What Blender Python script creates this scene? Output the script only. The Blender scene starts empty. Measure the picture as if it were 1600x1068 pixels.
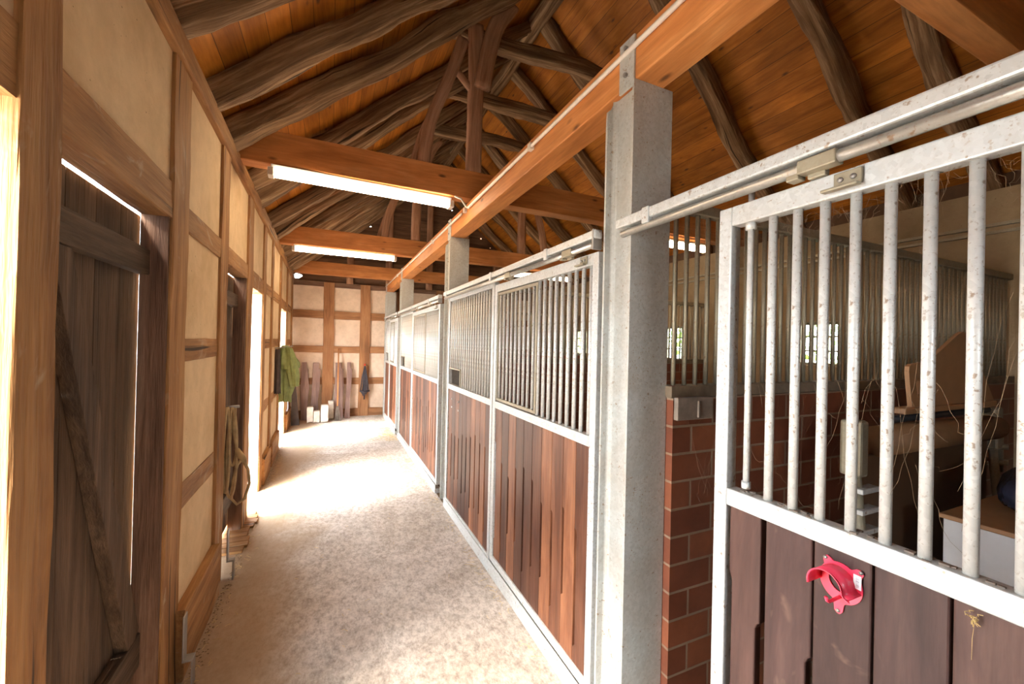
import bpy, bmesh, math, random
from math import sin, cos, pi, radians, sqrt
from mathutils import Vector, Matrix, noise
random.seed(7)
S = bpy.context.scene
COL = S.collection
# ------------------------------------------------------------------ camera
H = 1.65
YAW, ROLL, PITCH, FPX = radians(24.1), radians(1.3), radians(0.25), 632.0
fw = Vector((sin(YAW)*cos(PITCH), cos(YAW)*cos(PITCH), sin(PITCH)))
r0 = Vector((cos(YAW), -sin(YAW), 0)); u0 = r0.cross(fw)
rt = r0*cos(ROLL) + u0*sin(ROLL); up = -r0*sin(ROLL) + u0*cos(ROLL)
cam_d = bpy.data.cameras.new('camera'); cam = bpy.data.objects.new('camera', cam_d); COL.objects.link(cam)
cam.matrix_world = Matrix(((rt.x, up.x, -fw.x, 0), (rt.y, up.y, -fw.y, 0), (rt.z, up.z, -fw.z, H), (0, 0, 0, 1)))
cam_d.sensor_width = 36; cam_d.lens = FPX/1600*36; cam_d.clip_start = 0.02; cam_d.clip_end = 200
S.camera = cam
# ------------------------------------------------------------------ world, sun, daylight portals, exposure
S.view_settings.view_transform = 'Standard'; S.view_settings.look = 'None'
S.view_settings.exposure = 0.0; S.view_settings.gamma = 1.0; S.view_settings.use_curve_mapping = False
W = bpy.data.worlds.new('sky'); S.world = W; W.use_nodes = True
bg = W.node_tree.nodes['Background']; bg.inputs[0].default_value = (0.86, 0.93, 1.0, 1); bg.inputs[1].default_value = 26.0
sd = bpy.data.lights.new('sun', 'SUN'); sun = bpy.data.objects.new('sun', sd); COL.objects.link(sun)
sd.energy = 60.0; sd.color = (1.0, 0.93, 0.82); sd.angle = radians(38)
sun.rotation_euler = Vector((0.62, 0.30, -0.95)).to_track_quat('-Z', 'Y').to_euler(); sun.location = (-6, -3, 9)
def portal(name, loc, sx, sy, direction):
    d = bpy.data.lights.new(name, 'AREA'); d.shape = 'RECTANGLE'; d.size = sx; d.size_y = sy
    d.cycles.is_portal = True
    o = bpy.data.objects.new(name, d); COL.objects.link(o); o.location = loc
    o.rotation_euler = Vector(direction).to_track_quat('-Z', 'Z').to_euler()
LINT = 2.15
OPEN = [(0.62, 1.22), (4.34, 5.07), (7.05, 8.02)]        # open doorways in the left wall
for a, b in OPEN:
    portal('doorway_daylight', (-0.84-0.0135*a, (a+b)/2, 1.05), b-a, 2.1, (1, 0, 0))
portal('rear_opening_daylight', (0.55, -1.98, 1.9), 0.7, 0.5, (0, 1, 0))  # unseen opening behind the camera, shaped to limit the light from there
WIN = [(4.38, 4.86, 1.46, 1.97), (2.42, 2.86, 1.49, 1.96), (6.9, 7.4, 1.46, 1.97)]  # the third window is unseen, added to let in more light
for a, b, c, d in WIN: portal('window_daylight', (4.93, (a+b)/2, (c+d)/2), b-a, d-c, (-1, 0, 0))
S.cycles.max_bounces = 8; S.cycles.diffuse_bounces = 5; S.cycles.glossy_bounces = 3
S.cycles.sample_clamp_indirect = 6.0; S.cycles.caustics_reflective = False; S.cycles.caustics_refractive = False

# ------------------------------------------------------------------ materials
def newmat(name, rough=0.7, metal=0.0, spec=None):
    m = bpy.data.materials.new(name); m.use_nodes = True
    b = m.node_tree.nodes['Principled BSDF']; b.inputs['Roughness'].default_value = rough; b.inputs['Metallic'].default_value = metal
    if spec is not None: b.inputs['Specular IOR Level'].default_value = spec
    return m, m.node_tree, b
def nd(nt, t, **kw):
    n = nt.nodes.new(t)
    for k, v in kw.items(): setattr(n, k, v)
    return n
def ramp(nt, fac, stops):
    n = nd(nt, 'ShaderNodeValToRGB'); e = n.color_ramp.elements
    while len(e) < len(stops): e.new(0.5)
    for i, (p, c) in enumerate(stops): e[i].position = p; e[i].color = (*c, 1) if len(c) == 3 else c
    nt.links.new(fac, n.inputs[0]); return n.outputs[0]
def mix(nt, fac, a, b, mode='MIX'):
    n = nd(nt, 'ShaderNodeMix', data_type='RGBA', blend_type=mode)
    for s, v in ((n.inputs[0], fac), (n.inputs[6], a), (n.inputs[7], b)):
        if hasattr(v, 'links') or hasattr(v, 'is_linked'): nt.links.new(v, s)
        elif isinstance(v, (int, float)): s.default_value = v
        else: s.default_value = (*v, 1)
    return n.outputs[2]
def nz(nt, vec, scale, detail=4, rough=0.6, dist=0.0):
    n = nd(nt, 'ShaderNodeTexNoise'); n.inputs['Scale'].default_value = scale; n.inputs['Detail'].default_value = detail
    n.inputs['Roughness'].default_value = rough; n.inputs['Distortion'].default_value = dist
    nt.links.new(vec, n.inputs['Vector']); return n.outputs['Fac']
def scaled(nt, vec, s):
    n = nd(nt, 'ShaderNodeMapping'); n.inputs['Scale'].default_value = s; nt.links.new(vec, n.inputs[0]); return n.outputs[0]
def bump(nt, b, h, strength=0.3, dist=0.01):
    n = nd(nt, 'ShaderNodeBump'); n.inputs['Strength'].default_value = strength; n.inputs['Distance'].default_value = dist
    nt.links.new(h, n.inputs['Height']); nt.links.new(n.outputs[0], b.inputs['Normal'])
def gvec(nt):
    a = nd(nt, 'ShaderNodeAttribute'); a.attribute_name = 'gc'; return a.outputs['Vector']
def objc(nt): return nd(nt, 'ShaderNodeTexCoord').outputs['Object']
def wood(name, dark, mid, light, gs=14, rough=0.75, bs=0.4, knots=0.0, island=None, wear=None, seams=None, crack=0.0):
    m, nt, b = newmat(name, rough, spec=0.25)
    g = gvec(nt)
    n1 = nz(nt, scaled(nt, g, (1.3, gs, gs)), 1.0, 5, 0.65, 0.6)
    n2 = nz(nt, scaled(nt, g, (4, gs*6, gs*6)), 1.0, 3, 0.6)
    n3 = nz(nt, g, 2.2, 3, 0.5)
    c = ramp(nt, n1, [(0.30, dark), (0.5, mid), (0.72, light)])
    c = mix(nt, 0.35, c, ramp(nt, n2, [(0.3, (0.35, 0.35, 0.35)), (0.65, (1, 1, 1))]), 'MULTIPLY')
    c = mix(nt, 0.45, c, ramp(nt, n3, [(0.3, (0.55, 0.52, 0.5)), (0.65, (1.15, 1.12, 1.1))]), 'MULTIPLY')
    if island:
        ge = nd(nt, 'ShaderNodeNewGeometry'); t = ramp(nt, ge.outputs['Random Per Island'], island)
        c = mix(nt, 1.0, c, t, 'MULTIPLY')
    if seams:
        sx = nd(nt, 'ShaderNodeSeparateXYZ'); nt.links.new(g, sx.inputs[0])
        dv = nd(nt, 'ShaderNodeMath', operation='DIVIDE'); nt.links.new(sx.outputs['Y'], dv.inputs[0]); dv.inputs[1].default_value = seams
        fr = nd(nt, 'ShaderNodeMath', operation='FRACT'); nt.links.new(dv.outputs[0], fr.inputs[0])
        fl = nd(nt, 'ShaderNodeMath', operation='FLOOR'); nt.links.new(dv.outputs[0], fl.inputs[0])
        wn = nd(nt, 'ShaderNodeTexWhiteNoise', noise_dimensions='1D'); nt.links.new(fl.outputs[0], wn.inputs['W'])
        c = mix(nt, 1.0, c, ramp(nt, wn.outputs['Value'], [(0, (0.78, 0.76, 0.74)), (1, (1.15, 1.15, 1.15))]), 'MULTIPLY')
        c = mix(nt, ramp(nt, fr.outputs[0], [(0.0, (1, 1, 1)), (0.03, (0, 0, 0)), (0.985, (0, 0, 0)), (1.0, (1, 1, 1))]), c, (0.03, 0.012, 0.004))
    if knots:
        v = nd(nt, 'ShaderNodeTexVoronoi'); nt.links.new(scaled(nt, g, (3.2, 8, 8)), v.inputs['Vector']); v.inputs['Scale'].default_value = knots
        c = mix(nt, ramp(nt, v.outputs['Distance'], [(0.05, (0.85, 0.85, 0.85)), (0.13, (0, 0, 0))]), c, (0.07, 0.025, 0.01))
    if wear:
        n4 = nz(nt, scaled(nt, g, (2.5, 5, 5)), 1.0, 4, 0.6, 1.5)
        c = mix(nt, ramp(nt, n4, [(0.60, (0, 0, 0)), (0.70, (0.5, 0.5, 0.5))]), c, wear)
    if crack:
        n5 = nz(nt, scaled(nt, g, (1.0, gs*1.6, gs*1.6)), 1.0, 2, 0.4, 0.8)
        c = mix(nt, ramp(nt, n5, [(0.29, (crack,)*3), (0.345, (0, 0, 0))]), c, (0.015, 0.009, 0.005))
    nt.links.new(c, b.inputs['Base Color'])
    ad = nd(nt, 'ShaderNodeMath', operation='ADD'); nt.links.new(n1, ad.inputs[0]); nt.links.new(n2, ad.inputs[1])
    bump(nt, b, ad.outputs[0], bs, 0.012)
    return m
M = {}
M['pine'] = wood('pine_beam', (0.42, 0.15, 0.04), (0.55, 0.21, 0.06), (0.66, 0.29, 0.10), 9, 0.55, 0.12, knots=0.9)
M['boards'] = wood('roof_boards', (0.27, 0.080, 0.008), (0.43, 0.145, 0.014), (0.60, 0.22, 0.028), 8, 0.6, 0.12, knots=1.0, seams=0.15)
M['hewn'] = wood('weathered_rafter', (0.11, 0.055, 0.026), (0.26, 0.15, 0.075), (0.55, 0.37, 0.21), 24, 0.85, 1.0, crack=0.9)
M['brace'] = wood('brace_timber', (0.26, 0.13, 0.07), (0.42, 0.22, 0.125), (0.55, 0.32, 0.20), 14, 0.8, 0.6)
M['oak'] = wood('wall_timber', (0.22, 0.095, 0.030), (0.36, 0.175, 0.062), (0.48, 0.26, 0.10), 12, 0.75, 0.5, wear=(0.48, 0.38, 0.26), crack=0.9)
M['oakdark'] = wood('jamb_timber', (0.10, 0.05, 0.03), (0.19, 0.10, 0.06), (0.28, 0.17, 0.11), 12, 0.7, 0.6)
M['door'] = wood('barn_door_boards', (0.05, 0.029, 0.017), (0.10, 0.062, 0.037), (0.17, 0.11, 0.068), 18, 0.8, 0.6, island=[(0, (0.75, 0.72, 0.7)), (1, (1.15, 1.1, 1.05))])
M['hard'] = wood('hardwood_planks', (0.12, 0.045, 0.026), (0.22, 0.09, 0.048), (0.36, 0.165, 0.088), 10, 0.45, 0.15,
                 island=[(0.0, (0.30, 0.29, 0.32)), (0.3, (0.50, 0.46, 0.48)), (0.5, (0.95, 0.9, 0.85)), (0.75, (1.55, 1.5, 1.3)), (1.0, (0.6, 0.55, 0.55))])
M['hardnear'] = wood('near_door_planks', (0.055, 0.028, 0.024), (0.085, 0.045, 0.038), (0.13, 0.075, 0.06), 8, 0.55, 0.15, wear=(0.22, 0.13, 0.09),
                 island=[(0.0, (0.7, 0.7, 0.75)), (0.5, (0.95, 0.9, 0.9)), (1.0, (1.35, 1.25, 1.15))])
M['backtimber'] = wood('gable_timber', (0.24, 0.105, 0.045), (0.36, 0.17, 0.075), (0.44, 0.23, 0.11), 12, 0.8, 0.5)
M['gable'] = wood('gable_boards', (0.10, 0.05, 0.028), (0.17, 0.09, 0.05), (0.25, 0.14, 0.08), 10, 0.85, 0.5, seams=0.17)
M['plankgrey'] = wood('leaning_plank', (0.20, 0.12, 0.10), (0.30, 0.19, 0.16), (0.40, 0.27, 0.23), 12, 0.7, 0.4)
M['handle'] = wood('broom_handle', (0.55, 0.22, 0.06), (0.65, 0.28, 0.09), (0.75, 0.36, 0.13), 10, 0.5, 0.1)

def plaster(name, base, stain, rough=0.9, bs=0.25):
    m, nt, b = newmat(name, rough, spec=0.15); o = objc(nt)
    n1 = nz(nt, o, 1.7, 5, 0.6, 0.4); n2 = nz(nt, o, 9, 5, 0.65); n3 = nz(nt, o, 55, 2, 0.6)
    c = mix(nt, ramp(nt, n1, [(0.38, (0, 0, 0)), (0.72, (0.8, 0.8, 0.8))]), base, stain)
    c = mix(nt, 0.35, c, ramp(nt, n2, [(0.3, (0.7, 0.66, 0.6)), (0.6, (1.08, 1.08, 1.08))]), 'MULTIPLY')
    c = mix(nt, ramp(nt, n3, [(0.24, (0.8, 0.8, 0.8)), (0.28, (0, 0, 0))]), c, (0.12, 0.07, 0.04))
    nt.links.new(c, b.inputs['Base Color']); bump(nt, b, n2, bs, 0.02); return m
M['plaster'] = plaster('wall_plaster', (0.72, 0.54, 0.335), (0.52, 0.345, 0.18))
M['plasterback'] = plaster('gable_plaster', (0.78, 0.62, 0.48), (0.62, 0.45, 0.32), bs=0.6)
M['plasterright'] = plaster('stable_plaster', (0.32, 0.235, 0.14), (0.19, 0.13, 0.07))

def galv(name, base, dirt, amount, metal=0.35, rough=0.42):
    m, nt, b = newmat(name, rough, metal); o = objc(nt)
    v = nd(nt, 'ShaderNodeTexVoronoi'); nt.links.new(o, v.inputs['Vector']); v.inputs['Scale'].default_value = 90
    bw = nd(nt, 'ShaderNodeRGBToBW'); nt.links.new(v.outputs['Color'], bw.inputs[0])
    c = mix(nt, 0.22, base, bw.outputs[0], 'MULTIPLY')
    c2 = mix(nt, 1.0, c, (1.12, 1.14, 1.15), 'MULTIPLY')
    n = nz(nt, o, 3.0, 6, 0.7, 0.8); n2 = nz(nt, o, 45, 3, 0.6)
    c3 = mix(nt, ramp(nt, n, [(0.5-amount*0.3, (0, 0, 0)), (0.8, (amount,)*3)]), c2, dirt)
    n4 = nz(nt, o, 130, 2, 0.5); n5 = nz(nt, o, 2.2, 3, 0.6)
    sp = mix(nt, 1.0, ramp(nt, n4, [(0.62, (0, 0, 0)), (0.67, (0.7, 0.7, 0.7))]), ramp(nt, n5, [(0.40, (0.15, 0.15, 0.15)), (0.62, (1, 1, 1))]), 'MULTIPLY')
    c3 = mix(nt, sp, c3, (0.30, 0.21, 0.13))
    c3 = mix(nt, ramp(nt, n2, [(0.64, (0, 0, 0)), (0.70, (0.75, 0.75, 0.75))]), c3, (0.24, 0.14, 0.07))
    nt.links.new(c3, b.inputs['Base Color']); bump(nt, b, n2, 0.08, 0.004)
    return m
M['galv'] = galv('galvanised_steel', (0.60, 0.61, 0.60), (0.42, 0.34, 0.25), 0.4, 0.25)
M['galvbar'] = galv('galvanised_bar', (0.70, 0.69, 0.66), (0.50, 0.42, 0.32), 0.35, 0.2, 0.42)
M['galvpost'] = galv('galvanised_post', (0.52, 0.54, 0.52), (0.34, 0.26, 0.18), 0.75, 0.25, 0.5)
M['rail'] = galv('greasy_rail', (0.46, 0.45, 0.42), (0.26, 0.20, 0.14), 0.7, 0.6, 0.3)
M['galvold'] = galv('dusty_galvanised', (0.33, 0.29, 0.21), (0.20, 0.145, 0.085), 0.75, 0.4, 0.5)
def plain(name, c, rough=0.6, metal=0.0, var=0.15):
    m, nt, b = newmat(name, rough, metal); n = nz(nt, objc(nt), 14, 4, 0.6)
    k = mix(nt, 1.0, c, ramp(nt, n, [(0.3, (1-var,)*3), (0.7, (1+var,)*3)]), 'MULTIPLY')
    nt.links.new(k, b.inputs['Base Color']); return m
M['conduit'] = plain('white_conduit', (0.72, 0.66, 0.58), 0.5)
M['pink'] = plain('pink_enamel', (0.80, 0.045, 0.10), 0.3, 0, 0.05)
M['white'] = plain('white_enamel', (0.75, 0.76, 0.78), 0.35, 0, 0.04)
M['sticker'] = plain('paper_sticker', (0.85, 0.85, 0.85), 0.6, 0, 0.03)
M['ink'] = plain('grey_ink', (0.25, 0.25, 0.27), 0.7)
M['tan'] = plain('tan_plastic', (0.38, 0.20, 0.09), 0.45, 0, 0.08)
M['tandark'] = plain('brown_plastic', (0.11, 0.055, 0.025), 0.55, 0, 0.1)
M['tandark2'] = plain('brown_cover', (0.24, 0.125, 0.055), 0.6, 0, 0.12)
M['black'] = plain('black_rubber', (0.02, 0.02, 0.022), 0.5)
M['bag'] = plain('blue_black_plastic', (0.03, 0.035, 0.06), 0.2, 0, 0.3)
M['steel'] = plain('dull_steel', (0.35, 0.33, 0.31), 0.45, 0.8)
M['rope'] = plain('hemp_rope', (0.42, 0.30, 0.15), 0.9, 0, 0.3)
M['coat'] = plain('green_raincoat', (0.24, 0.29, 0.10), 0.55, 0, 0.25)
M['coatdark'] = plain('dark_cloth', (0.055, 0.04, 0.035), 0.9, 0, 0.3)
M['leather'] = plain('dark_leather', (0.04, 0.035, 0.045), 0.5, 0, 0.3)
M['red'] = plain('red_plastic', (0.75, 0.05, 0.02), 0.4)
M['block'] = plain('limestone', (0.68, 0.60, 0.50), 0.9, 0, 0.2)
M['straw'] = plain('straw', (0.62, 0.44, 0.17), 0.8, 0, 0.3)
M['web'] = plain('cobweb', (0.25, 0.17, 0.10), 0.9)
M['dirt'] = plain('brown_dirt', (0.20, 0.13, 0.07), 0.95, 0, 0.3)
M['channel'] = plain('dusty_brown_channel', (0.17, 0.125, 0.08), 0.8, 0, 0.3)
M['leaf'] = plain('green_leaves', (0.16, 0.30, 0.05), 0.6, 0, 0.5)
M['dustcap'] = plain('dusty_grey_plastic', (0.21, 0.165, 0.13), 0.8, 0, 0.3)
M['eave'] = plain('dark_eave_board', (0.10, 0.05, 0.025), 0.9)
# concrete
m, nt, b = newmat('concrete_floor', 0.8, spec=0.2); o = objc(nt)
n1 = nz(nt, o, 0.9, 4, 0.6, 0.5); n2 = nz(nt, scaled(nt, o, (1, 0.6, 1)), 38, 6, 0.75); n3 = nz(nt, o, 6, 5, 0.7)
c = ramp(nt, n1, [(0.35, (0.44, 0.375, 0.315)), (0.65, (0.60, 0.545, 0.495))])
c = mix(nt, 0.7, c, ramp(nt, n2, [(0.34, (0.42, 0.38, 0.35)), (0.60, (1.22, 1.22, 1.22))]), 'MULTIPLY')
c = mix(nt, 0.5, c, ramp(nt, n3, [(0.3, (0.65, 0.6, 0.55)), (0.6, (1.08, 1.08, 1.08))]), 'MULTIPLY')
sx = nd(nt, 'ShaderNodeSeparateXYZ'); nt.links.new(o, sx.inputs[0])
wv = nd(nt, 'ShaderNodeMath', operation='MULTIPLY_ADD'); nt.links.new(n1, wv.inputs[0]); wv.inputs[1].default_value = 0.9; nt.links.new(sx.outputs['X'], wv.inputs[2])
c = mix(nt, ramp(nt, wv.outputs[0], [(0.0, (0.8, 0.8, 0.8)), (0.36, (0, 0, 0))]), c, (0.34, 0.22, 0.12))
nt.links.new(c, b.inputs['Base Color']); bump(nt, b, n2, 0.5, 0.006); M['concrete'] = m
m, nt, b = newmat('stall_floor', 0.95); o = objc(nt)
nt.links.new(ramp(nt, nz(nt, o, 8, 6, 0.7), [(0.3, (0.06, 0.035, 0.02)), (0.7, (0.22, 0.14, 0.07))]), b.inputs['Base Color']); M['stallfloor'] = m
m, nt, b = newmat('yard_gravel', 0.95); o = objc(nt)
nt.links.new(ramp(nt, nz(nt, o, 25, 6, 0.7), [(0.3, (0.42, 0.38, 0.33)), (0.7, (0.66, 0.62, 0.56))]), b.inputs['Base Color']); M['yard'] = m
# brick: texture coordinates are (along wall, height)
m, nt, b = newmat('glazed_brick', 0.45, spec=0.4); g = gvec(nt)
bt = nd(nt, 'ShaderNodeTexBrick'); nt.links.new(g, bt.inputs['Vector'])
bt.inputs['Scale'].default_value = 1.0; bt.inputs['Brick Width'].default_value = 0.25; bt.inputs['Row Height'].default_value = 0.114
bt.inputs['Mortar Size'].default_value = 0.0055; bt.inputs['Mortar Smooth'].default_value = 0.15; bt.inputs['Bias'].default_value = -0.2
bt.inputs['Color1'].default_value = (0.16, 0.048, 0.024, 1); bt.inputs['Color2'].default_value = (0.25, 0.080, 0.036, 1); bt.inputs['Mortar'].default_value = (0.26, 0.18, 0.12, 1)
n1 = nz(nt, g, 3.5, 5, 0.7)
c = mix(nt, 0.6, bt.outputs['Color'], ramp(nt, n1, [(0.3, (0.5, 0.45, 0.42)), (0.65, (1.15, 1.15, 1.15))]), 'MULTIPLY')
nt.links.new(c, b.inputs['Base Color'])
iv = nd(nt, 'ShaderNodeMath', operation='SUBTRACT'); iv.inputs[0].default_value = 1.0; nt.links.new(bt.outputs['Fac'], iv.inputs[1])
bump(nt, b, iv.outputs[0], 0.8, 0.006); M['brick'] = m
def emis(name, c, s):
    m = bpy.data.materials.new(name); m.use_nodes = True; nt = m.node_tree; b = nt.nodes['Principled BSDF']
    b.inputs['Base Color'].default_value = (0.9, 0.88, 0.8, 1); b.inputs['Emission Color'].default_value = (*c, 1); b.inputs['Emission Strength'].default_value = s
    return m
M['tube'] = emis('lit_diffuser', (1.0, 0.78, 0.52), 36.0)
m, nt, b = newmat('window_glass', 0.05)
tr = nd(nt, 'ShaderNodeBsdfTransparent'); tr.inputs[0].default_value = (0.88, 0.92, 0.88, 1); mx = nd(nt, 'ShaderNodeMixShader'); gl = nd(nt, 'ShaderNodeBsdfGlossy'); gl.inputs['Roughness'].default_value = 0.05
mx.inputs[0].default_value = 0.08; nt.links.new(tr.outputs[0], mx.inputs[1]); nt.links.new(gl.outputs[0], mx.inputs[2]); nt.links.new(mx.outputs[0], nt.nodes['Material Output'].inputs[0]); M['glass'] = m

# ------------------------------------------------------------------ mesh helpers (world coordinates, moved to each object's origin)
class MB:
    def __init__(s): s.v = []; s.f = []; s.g = []; s.sm = []
    def add(s, vs, fs, gs, smooth=False):
        n = len(s.v); s.v += [Vector(v) for v in vs]; s.f += [[i+n for i in f] for f in fs]; s.g += [tuple(g) for g in gs]; s.sm += [smooth]*len(fs); return s
    def box(s, x0, x1, y0, y1, z0, z1, rnd=True, gmap=None):
        vs = [(x, y, z) for z in (z0, z1) for y in (y0, y1) for x in (x0, x1)]
        fs = [(0, 2, 3, 1), (4, 5, 7, 6), (0, 1, 5, 4), (2, 6, 7, 3), (0, 4, 6, 2), (1, 3, 7, 5)]
        d = [abs(x1-x0), abs(y1-y0), abs(z1-z0)]; a = d.index(max(d)); ot = [i for i in range(3) if i != a]
        ro = (random.uniform(0, 50), random.uniform(0, 50), random.uniform(0, 50)) if rnd else (0, 0, 0)
        gs = [(v[a]+ro[0], v[ot[0]]+ro[1], v[ot[1]]+ro[2]) for v in vs]
        return s.add(vs, fs, gs)
    def prism(s, poly, axis, a0, a1, grain=2):
        """poly: list of 2-D points (the two other axes in order), extruded along axis; grain: long axis"""
        n = len(poly); vs = []; ro = [random.uniform(0, 50) for _ in range(3)]
        for a in (a0, a1):
            for p in poly:
                v = [0, 0, 0]; k = 0
                for i in range(3):
                    if i == axis: v[i] = a
                    else: v[i] = p[k]; k += 1
                vs.append(v)
        fs = [list(range(n))[::-1], list(range(n, 2*n))] + [[i, (i+1) % n, n+(i+1) % n, n+i] for i in range(n)]
        ot = [i for i in range(3) if i != grain]
        return s.add(vs, fs, [(v[grain]+ro[0], v[ot[0]]+ro[1], v[ot[1]]+ro[2]) for v in vs])
    def tube(s, pts, r, n=10, closed=False, smooth=True, r2=None, cap=True):
        pts = [Vector(p) for p in pts]; m = len(pts); rings = []
        rs = r if isinstance(r, (list, tuple)) else [r]*m
        ref = None; L = 0; ro = random.uniform(0, 50); vs = []; gs = []
        for i, p in enumerate(pts):
            t = (pts[(i+1) % m]-pts[i-1]) if closed else (pts[min(i+1, m-1)]-pts[max(i-1, 0)])
            t = t.normalized() if t.length > 1e-9 else Vector((0, 0, 1))
            if ref is None: ref = t.cross(Vector((0.1, 0.2, 1) if abs(t.z) < 0.9 else (1, 0.1, 0))).normalized()
            ref = (ref - t*ref.dot(t)).normalized(); bn = t.cross(ref)
            if i: L += (pts[i]-pts[i-1]).length
            for k in range(n):
                a = 2*pi*k/n; q = ref*cos(a)*rs[i] + bn*sin(a)*(r2 or rs[i]); vs.append(p+q); gs.append((L+ro, q.x+ro, q.z+q.y))
        fs = []
        for i in range(m if closed else m-1):
            j = (i+1) % m
            for k in range(n): fs.append((i*n+k, i*n+(k+1) % n, j*n+(k+1) % n, j*n+k))
        if not closed and cap: fs += [list(range(n))[::-1], list(range((m-1)*n, m*n))]
        return s.add(vs, fs, gs, smooth)
    def hewn(s, pts, w, h, upv=(0, 0, 1), wob=0.012, seed=0, seg=26, taper=0.0, sq=False):
        """roughly hewn timber swept along a smoothed polyline; w across, h along upv"""
        P = [Vector(p) for p in pts]
        def at(t):
            k = t*(len(P)-1); i = min(int(k), len(P)-2); u = k-i
            p0 = P[max(i-1, 0)]; p1 = P[i]; p2 = P[i+1]; p3 = P[min(i+2, len(P)-1)]
            return 0.5*((2*p1)+(-p0+p2)*u+(2*p0-5*p1+4*p2-p3)*u*u+(-p0+3*p1-3*p2+p3)*u**3)
        sec = []
        for (cx, cy) in ((1, 1), (-1, 1), (-1, -1), (1, -1)):
            tri = ((1, 0.93), (0.975, 0.985), (0.9, 1.0)) if sq else ((1, 0.62), (0.78, 0.92), (0.4, 1.0))
            for (ax, ay) in (tri if cx*cy > 0 else tri[::-1]):
                sec.append((cx*ax, cy*ay))
        n = len(sec); vs = []; gs = []; ro = random.uniform(0, 60); L = 0; prev = None
        for i in range(seg+1):
            t = i/seg; p = at(t); tt = (at(min(t+0.01, 1))-at(max(t-0.01, 0))).normalized()
            if prev is not None: L += (p-prev).length
            prev = p.copy(); side = tt.cross(Vector(upv)).normalized(); uu = side.cross(tt).normalized()
            off = Vector((noise.noise((L*1.1, seed*3.7, 0)), noise.noise((L*1.1, seed*3.7, 9)), noise.noise((L*1.1, seed*3.7, 18))))*wob*1.6
            k = 1-taper*t
            for j, (a, c) in enumerate(sec):
                q = noise.noise((L*2.5, j*0.9, seed*5.1))*wob*1.5 + noise.noise((L*8, j*1.7, seed*2.3))*wob*0.55
                vs.append(p+off+side*(a*(w/2*k+q))+uu*(c*(h/2*k+q))); gs.append((L+ro, a*w/2+ro, c*h/2))
        fs = []
        for i in range(seg):
            for j in range(n): fs.append((i*n+j, (i+1)*n+j, (i+1)*n+(j+1) % n, i*n+(j+1) % n))
        fs += [list(range(n)), list(range(seg*n, (seg+1)*n))[::-1]]
        return s.add(vs, fs, gs, not sq)
    def map(s, fn): s.v = [Vector(fn(v)) for v in s.v]; return s
def O(name, mb, mat, parent=None, bev=0.0, org=None, kind=None, label=None, cat=None, group=None, sub=0, solid=0, wn=False):
    me = bpy.data.meshes.new(name)
    if parent is not None: o0 = Vector(parent['_o'])
    elif org is not None: o0 = Vector(org)
    else:
        lo = Vector([min(v[i] for v in mb.v) for i in range(3)]); hi = Vector([max(v[i] for v in mb.v) for i in range(3)])
        o0 = Vector(((lo.x+hi.x)/2, (lo.y+hi.y)/2, lo.z))
    me.from_pydata([v-o0 for v in mb.v], [], mb.f)
    at = me.attributes.new('gc', 'FLOAT_VECTOR', 'POINT')
    at.data.foreach_set('vector', [c for g in mb.g for c in g])
    me.polygons.foreach_set('use_smooth', mb.sm)
    bm = bmesh.new(); bm.from_mesh(me); bmesh.ops.recalc_face_normals(bm, faces=bm.faces)
    bm.to_mesh(me); bm.free()
    me.materials.append(mat); me.update()
    ob = bpy.data.objects.new(name, me); COL.objects.link(ob)
    if parent is not None: ob.parent = parent
    else: ob.location = o0
    ob['_o'] = tuple(o0)
    if bev:
        md = ob.modifiers.new('bevel', 'BEVEL'); md.width = bev; md.segments = 2; md.limit_method = 'ANGLE'; md.angle_limit = radians(50)
    if sub:
        md = ob.modifiers.new('subd', 'SUBSURF'); md.levels = sub; md.render_levels = sub
    if solid:
        md = ob.modifiers.new('solid', 'SOLIDIFY'); md.thickness = solid
    for k, v in (('kind', kind), ('label', label), ('category', cat), ('group', group)):
        if v: ob[k] = v
    return ob
def T(name, label, cat, loc, group=None, kind=None):
    o = bpy.data.objects.new(name, None); COL.objects.link(o); o.location = loc; o['_o'] = tuple(loc); o.empty_display_size = 0.1
    for k, v in (('label', label), ('category', cat), ('group', group), ('kind', kind)):
        if v: o[k] = v
    return o
def dup(ob, parent, loc):
    c = ob.copy(); COL.objects.link(c); c.parent = parent; c.location = loc; return c
ORD = ['first', 'second', 'third', 'fourth', 'fifth', 'sixth', 'seventh', 'eighth', 'ninth', 'tenth', 'eleventh', 'twelfth']

# ================================================================== THE SETTING
GY = 9.45
O('floor', MB().box(-0.95, 1.085, -2.2, GY+0.1, -0.12, 0.0), M['concrete'], kind='structure')
O('floor', MB().box(1.085, 4.95, -2.2, GY+0.1, -0.14, -0.005), M['stallfloor'], kind='structure')
O('yard_ground', MB().box(-30, 30, -25, 30, -0.30, -0.145), M['yard'], kind='structure')
def XW(y): return -0.61-0.0135*y
def wmap(v): return (XW(v.y)-v.x, v.y, v.z)                    # (depth behind face, y, z) -> world
TH = 0.098
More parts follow.
